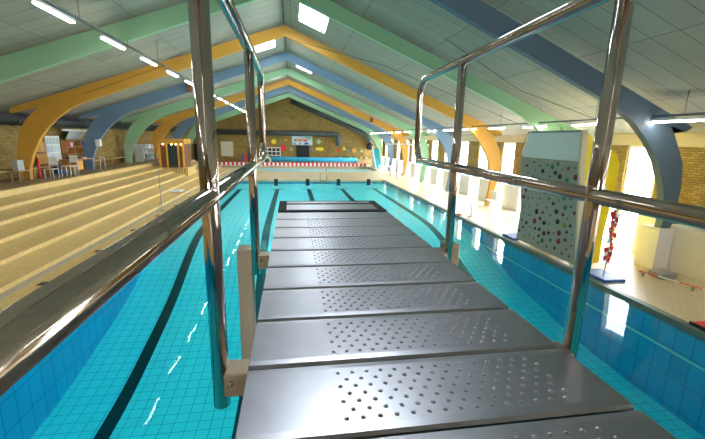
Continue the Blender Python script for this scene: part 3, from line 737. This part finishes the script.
tag(MB().tube([(-11.5, 19.45, Z0), (-11.75, 19.8, Z0+.9)], .05, 8).build('rolled_mat', 'red', origin=(-11.5, 19.45, Z0)), 'red rolled mat leaning beside the nearest orange arch leg', 'mat')
tag(MB().box(-11.25, -11.0, FY[3]-.35, FY[3]-.105, 2.75, 3.15).build('loudspeaker', 'white', bevel=.02, origin=(-11.1, FY[3]-.2, 2.75)), 'white loudspeaker box fixed to the blue arch leg above the desk', 'loudspeaker')
tag(MB().box(-12.0, -11.55, FY[4]-.13, FY[4]-.101, 1.95, 2.75).build('poster', mat('grey_poster', (.45, .48, .44), .7), origin=(-11.8, FY[4]-.12, 2)), 'grey poster on the left leg of the middle green arch', 'poster')
# rack of white things
wr = empty('equipment_rack', (-11.6, 32.4, Z0), 'white rack stacked with pool equipment between the green and orange arches', 'rack')
for y_ in (31.2, 32.3, 33.4): MB().box(-11.8, -11.2, y_, y_+.05, Z0, Z0+1.3).build('upright', 'white', wr)
for zz in (.2, .6, 1.0): MB().box(-11.8, -11.2, 31.2, 33.45, Z0+zz, Z0+zz+.05).build('shelf', 'white', wr)
for k in range(9):
    y_ = 31.35+.7*(k % 3); zz = Z0+(.25, .65, 1.05)[k//3]; c = ('white', 'grey', 'sky_blue', 'white')[k % 4]
    tag(MB().box(-11.7, -11.3, y_, y_+.4, zz, zz+.24).build('equipment_box', c, origin=(-11.5, y_, zz)),
        '%s box at the %s of the %s shelf of the equipment rack' % ({'sky_blue': 'light blue'}.get(c, c), ('near end', 'middle', 'far end')[k % 3], ('bottom', 'middle', 'top')[k//3]), 'box', 'boxes in the equipment rack')
# wooden hut on its tiled base
struct(MB().box(-10.35, -7.75, 29.9, 32.3, .05, 1.08).build('trim_9', 'deck'))
hut = empty('sauna_hut', (-8.9, 31, 1.08), 'small warm wooden hut with lit canopy and glass front on the left', 'hut')
hx0, hx1, hy0, hy1, hz = -9.75, -8.0, 30.1, 32.0, 1.08
for x in (hx0, hx0+.5, hx1-.45, hx1-.12): MB().box(x, x+.12, hy0, hy0+.12, hz, hz+1.75).build('post', 'orange', hut)
MB().box(hx0-.05, hx1+.1, hy0-.1, hy1, hz+1.75, hz+2.1).build('canopy', 'orange', hut, bevel=.02)
for a, b in ((hx0+.12, hx0+.5), (hx1-.33, hx1-.12)): MB().box(a, b, hy0+.04, hy0+.08, hz, hz+1.75).build('side_panel', 'wood_dark', hut)
MB().box(hx0+.62, hx1-.45, hy0+.05, hy0+.08, hz+.05, hz+1.72).build('glass_door', mat('dark_glass', (.02, .05, .05), .08), hut)
MB().box(hx0, hx0+.06, hy0+.13, hy1, hz, hz+1.75).box(hx1-.06, hx1, hy0+.13, hy1, hz, hz+1.75).box(hx0+.06, hx1-.06, hy1-.06, hy1, hz, hz+1.75).build('wall', 'wood_dark', hut)
for x in (hx0+.35, hx0+.95, hx1-.5, hx1-.15):
    MB().ball((x, hy0-.06, hz+1.72), .05, 8).build('spotlight', mat('warm_lamp', (1, .8, .4), .5, emit=(1, .7, .3), es=14), hut)
tag(MB().box(-9.3, -8.75, 34.0, 34.1, .95, 1.75+.3).build('locker', 'cream_paint', origin=(-9, 34, .95)), 'pale upright panel right of the wooden hut', 'panel')
tag(MB().box(-7.1, -6.4, 22.8, 23.6, .275, .34).build('sign_plate', 'white', bevel=.01, origin=(-6.8, 23.2, .275)), 'white plate lying on the lowest terrace step', 'sign')
# drains in the left deck
for k in range(9):
    y_ = 9.2 + 2.6*k
    tag(MB().box(-5.9, -5.68, y_, y_+.22, .05, .056).build('floor_drain', 'dark', origin=(-5.8, y_, .05)),
        'square dark floor drain in the left deck, number %s away from the camera' % ('one', 'two', 'three', 'four', 'five', 'six', 'seven', 'eight', 'nine')[k], 'drain', 'drains in the left deck')
# loudspeakers under the arches
for (x, yc, zz, l) in ((-5.9, FY[3]-.2, 5.95, 'small brown box fixed to the blue arch left of the lamp row'), (7.3, FY[5]-.2, 5.0, 'small dark box fixed to the farther orange arch on the right')):
    tag(MB().box(x-.14, x+.14, yc-.1, yc+.09, zz, zz+.42).build('beam_loudspeaker', 'wood_dark', bevel=.02, origin=(x, yc, zz)), l, 'loudspeaker')
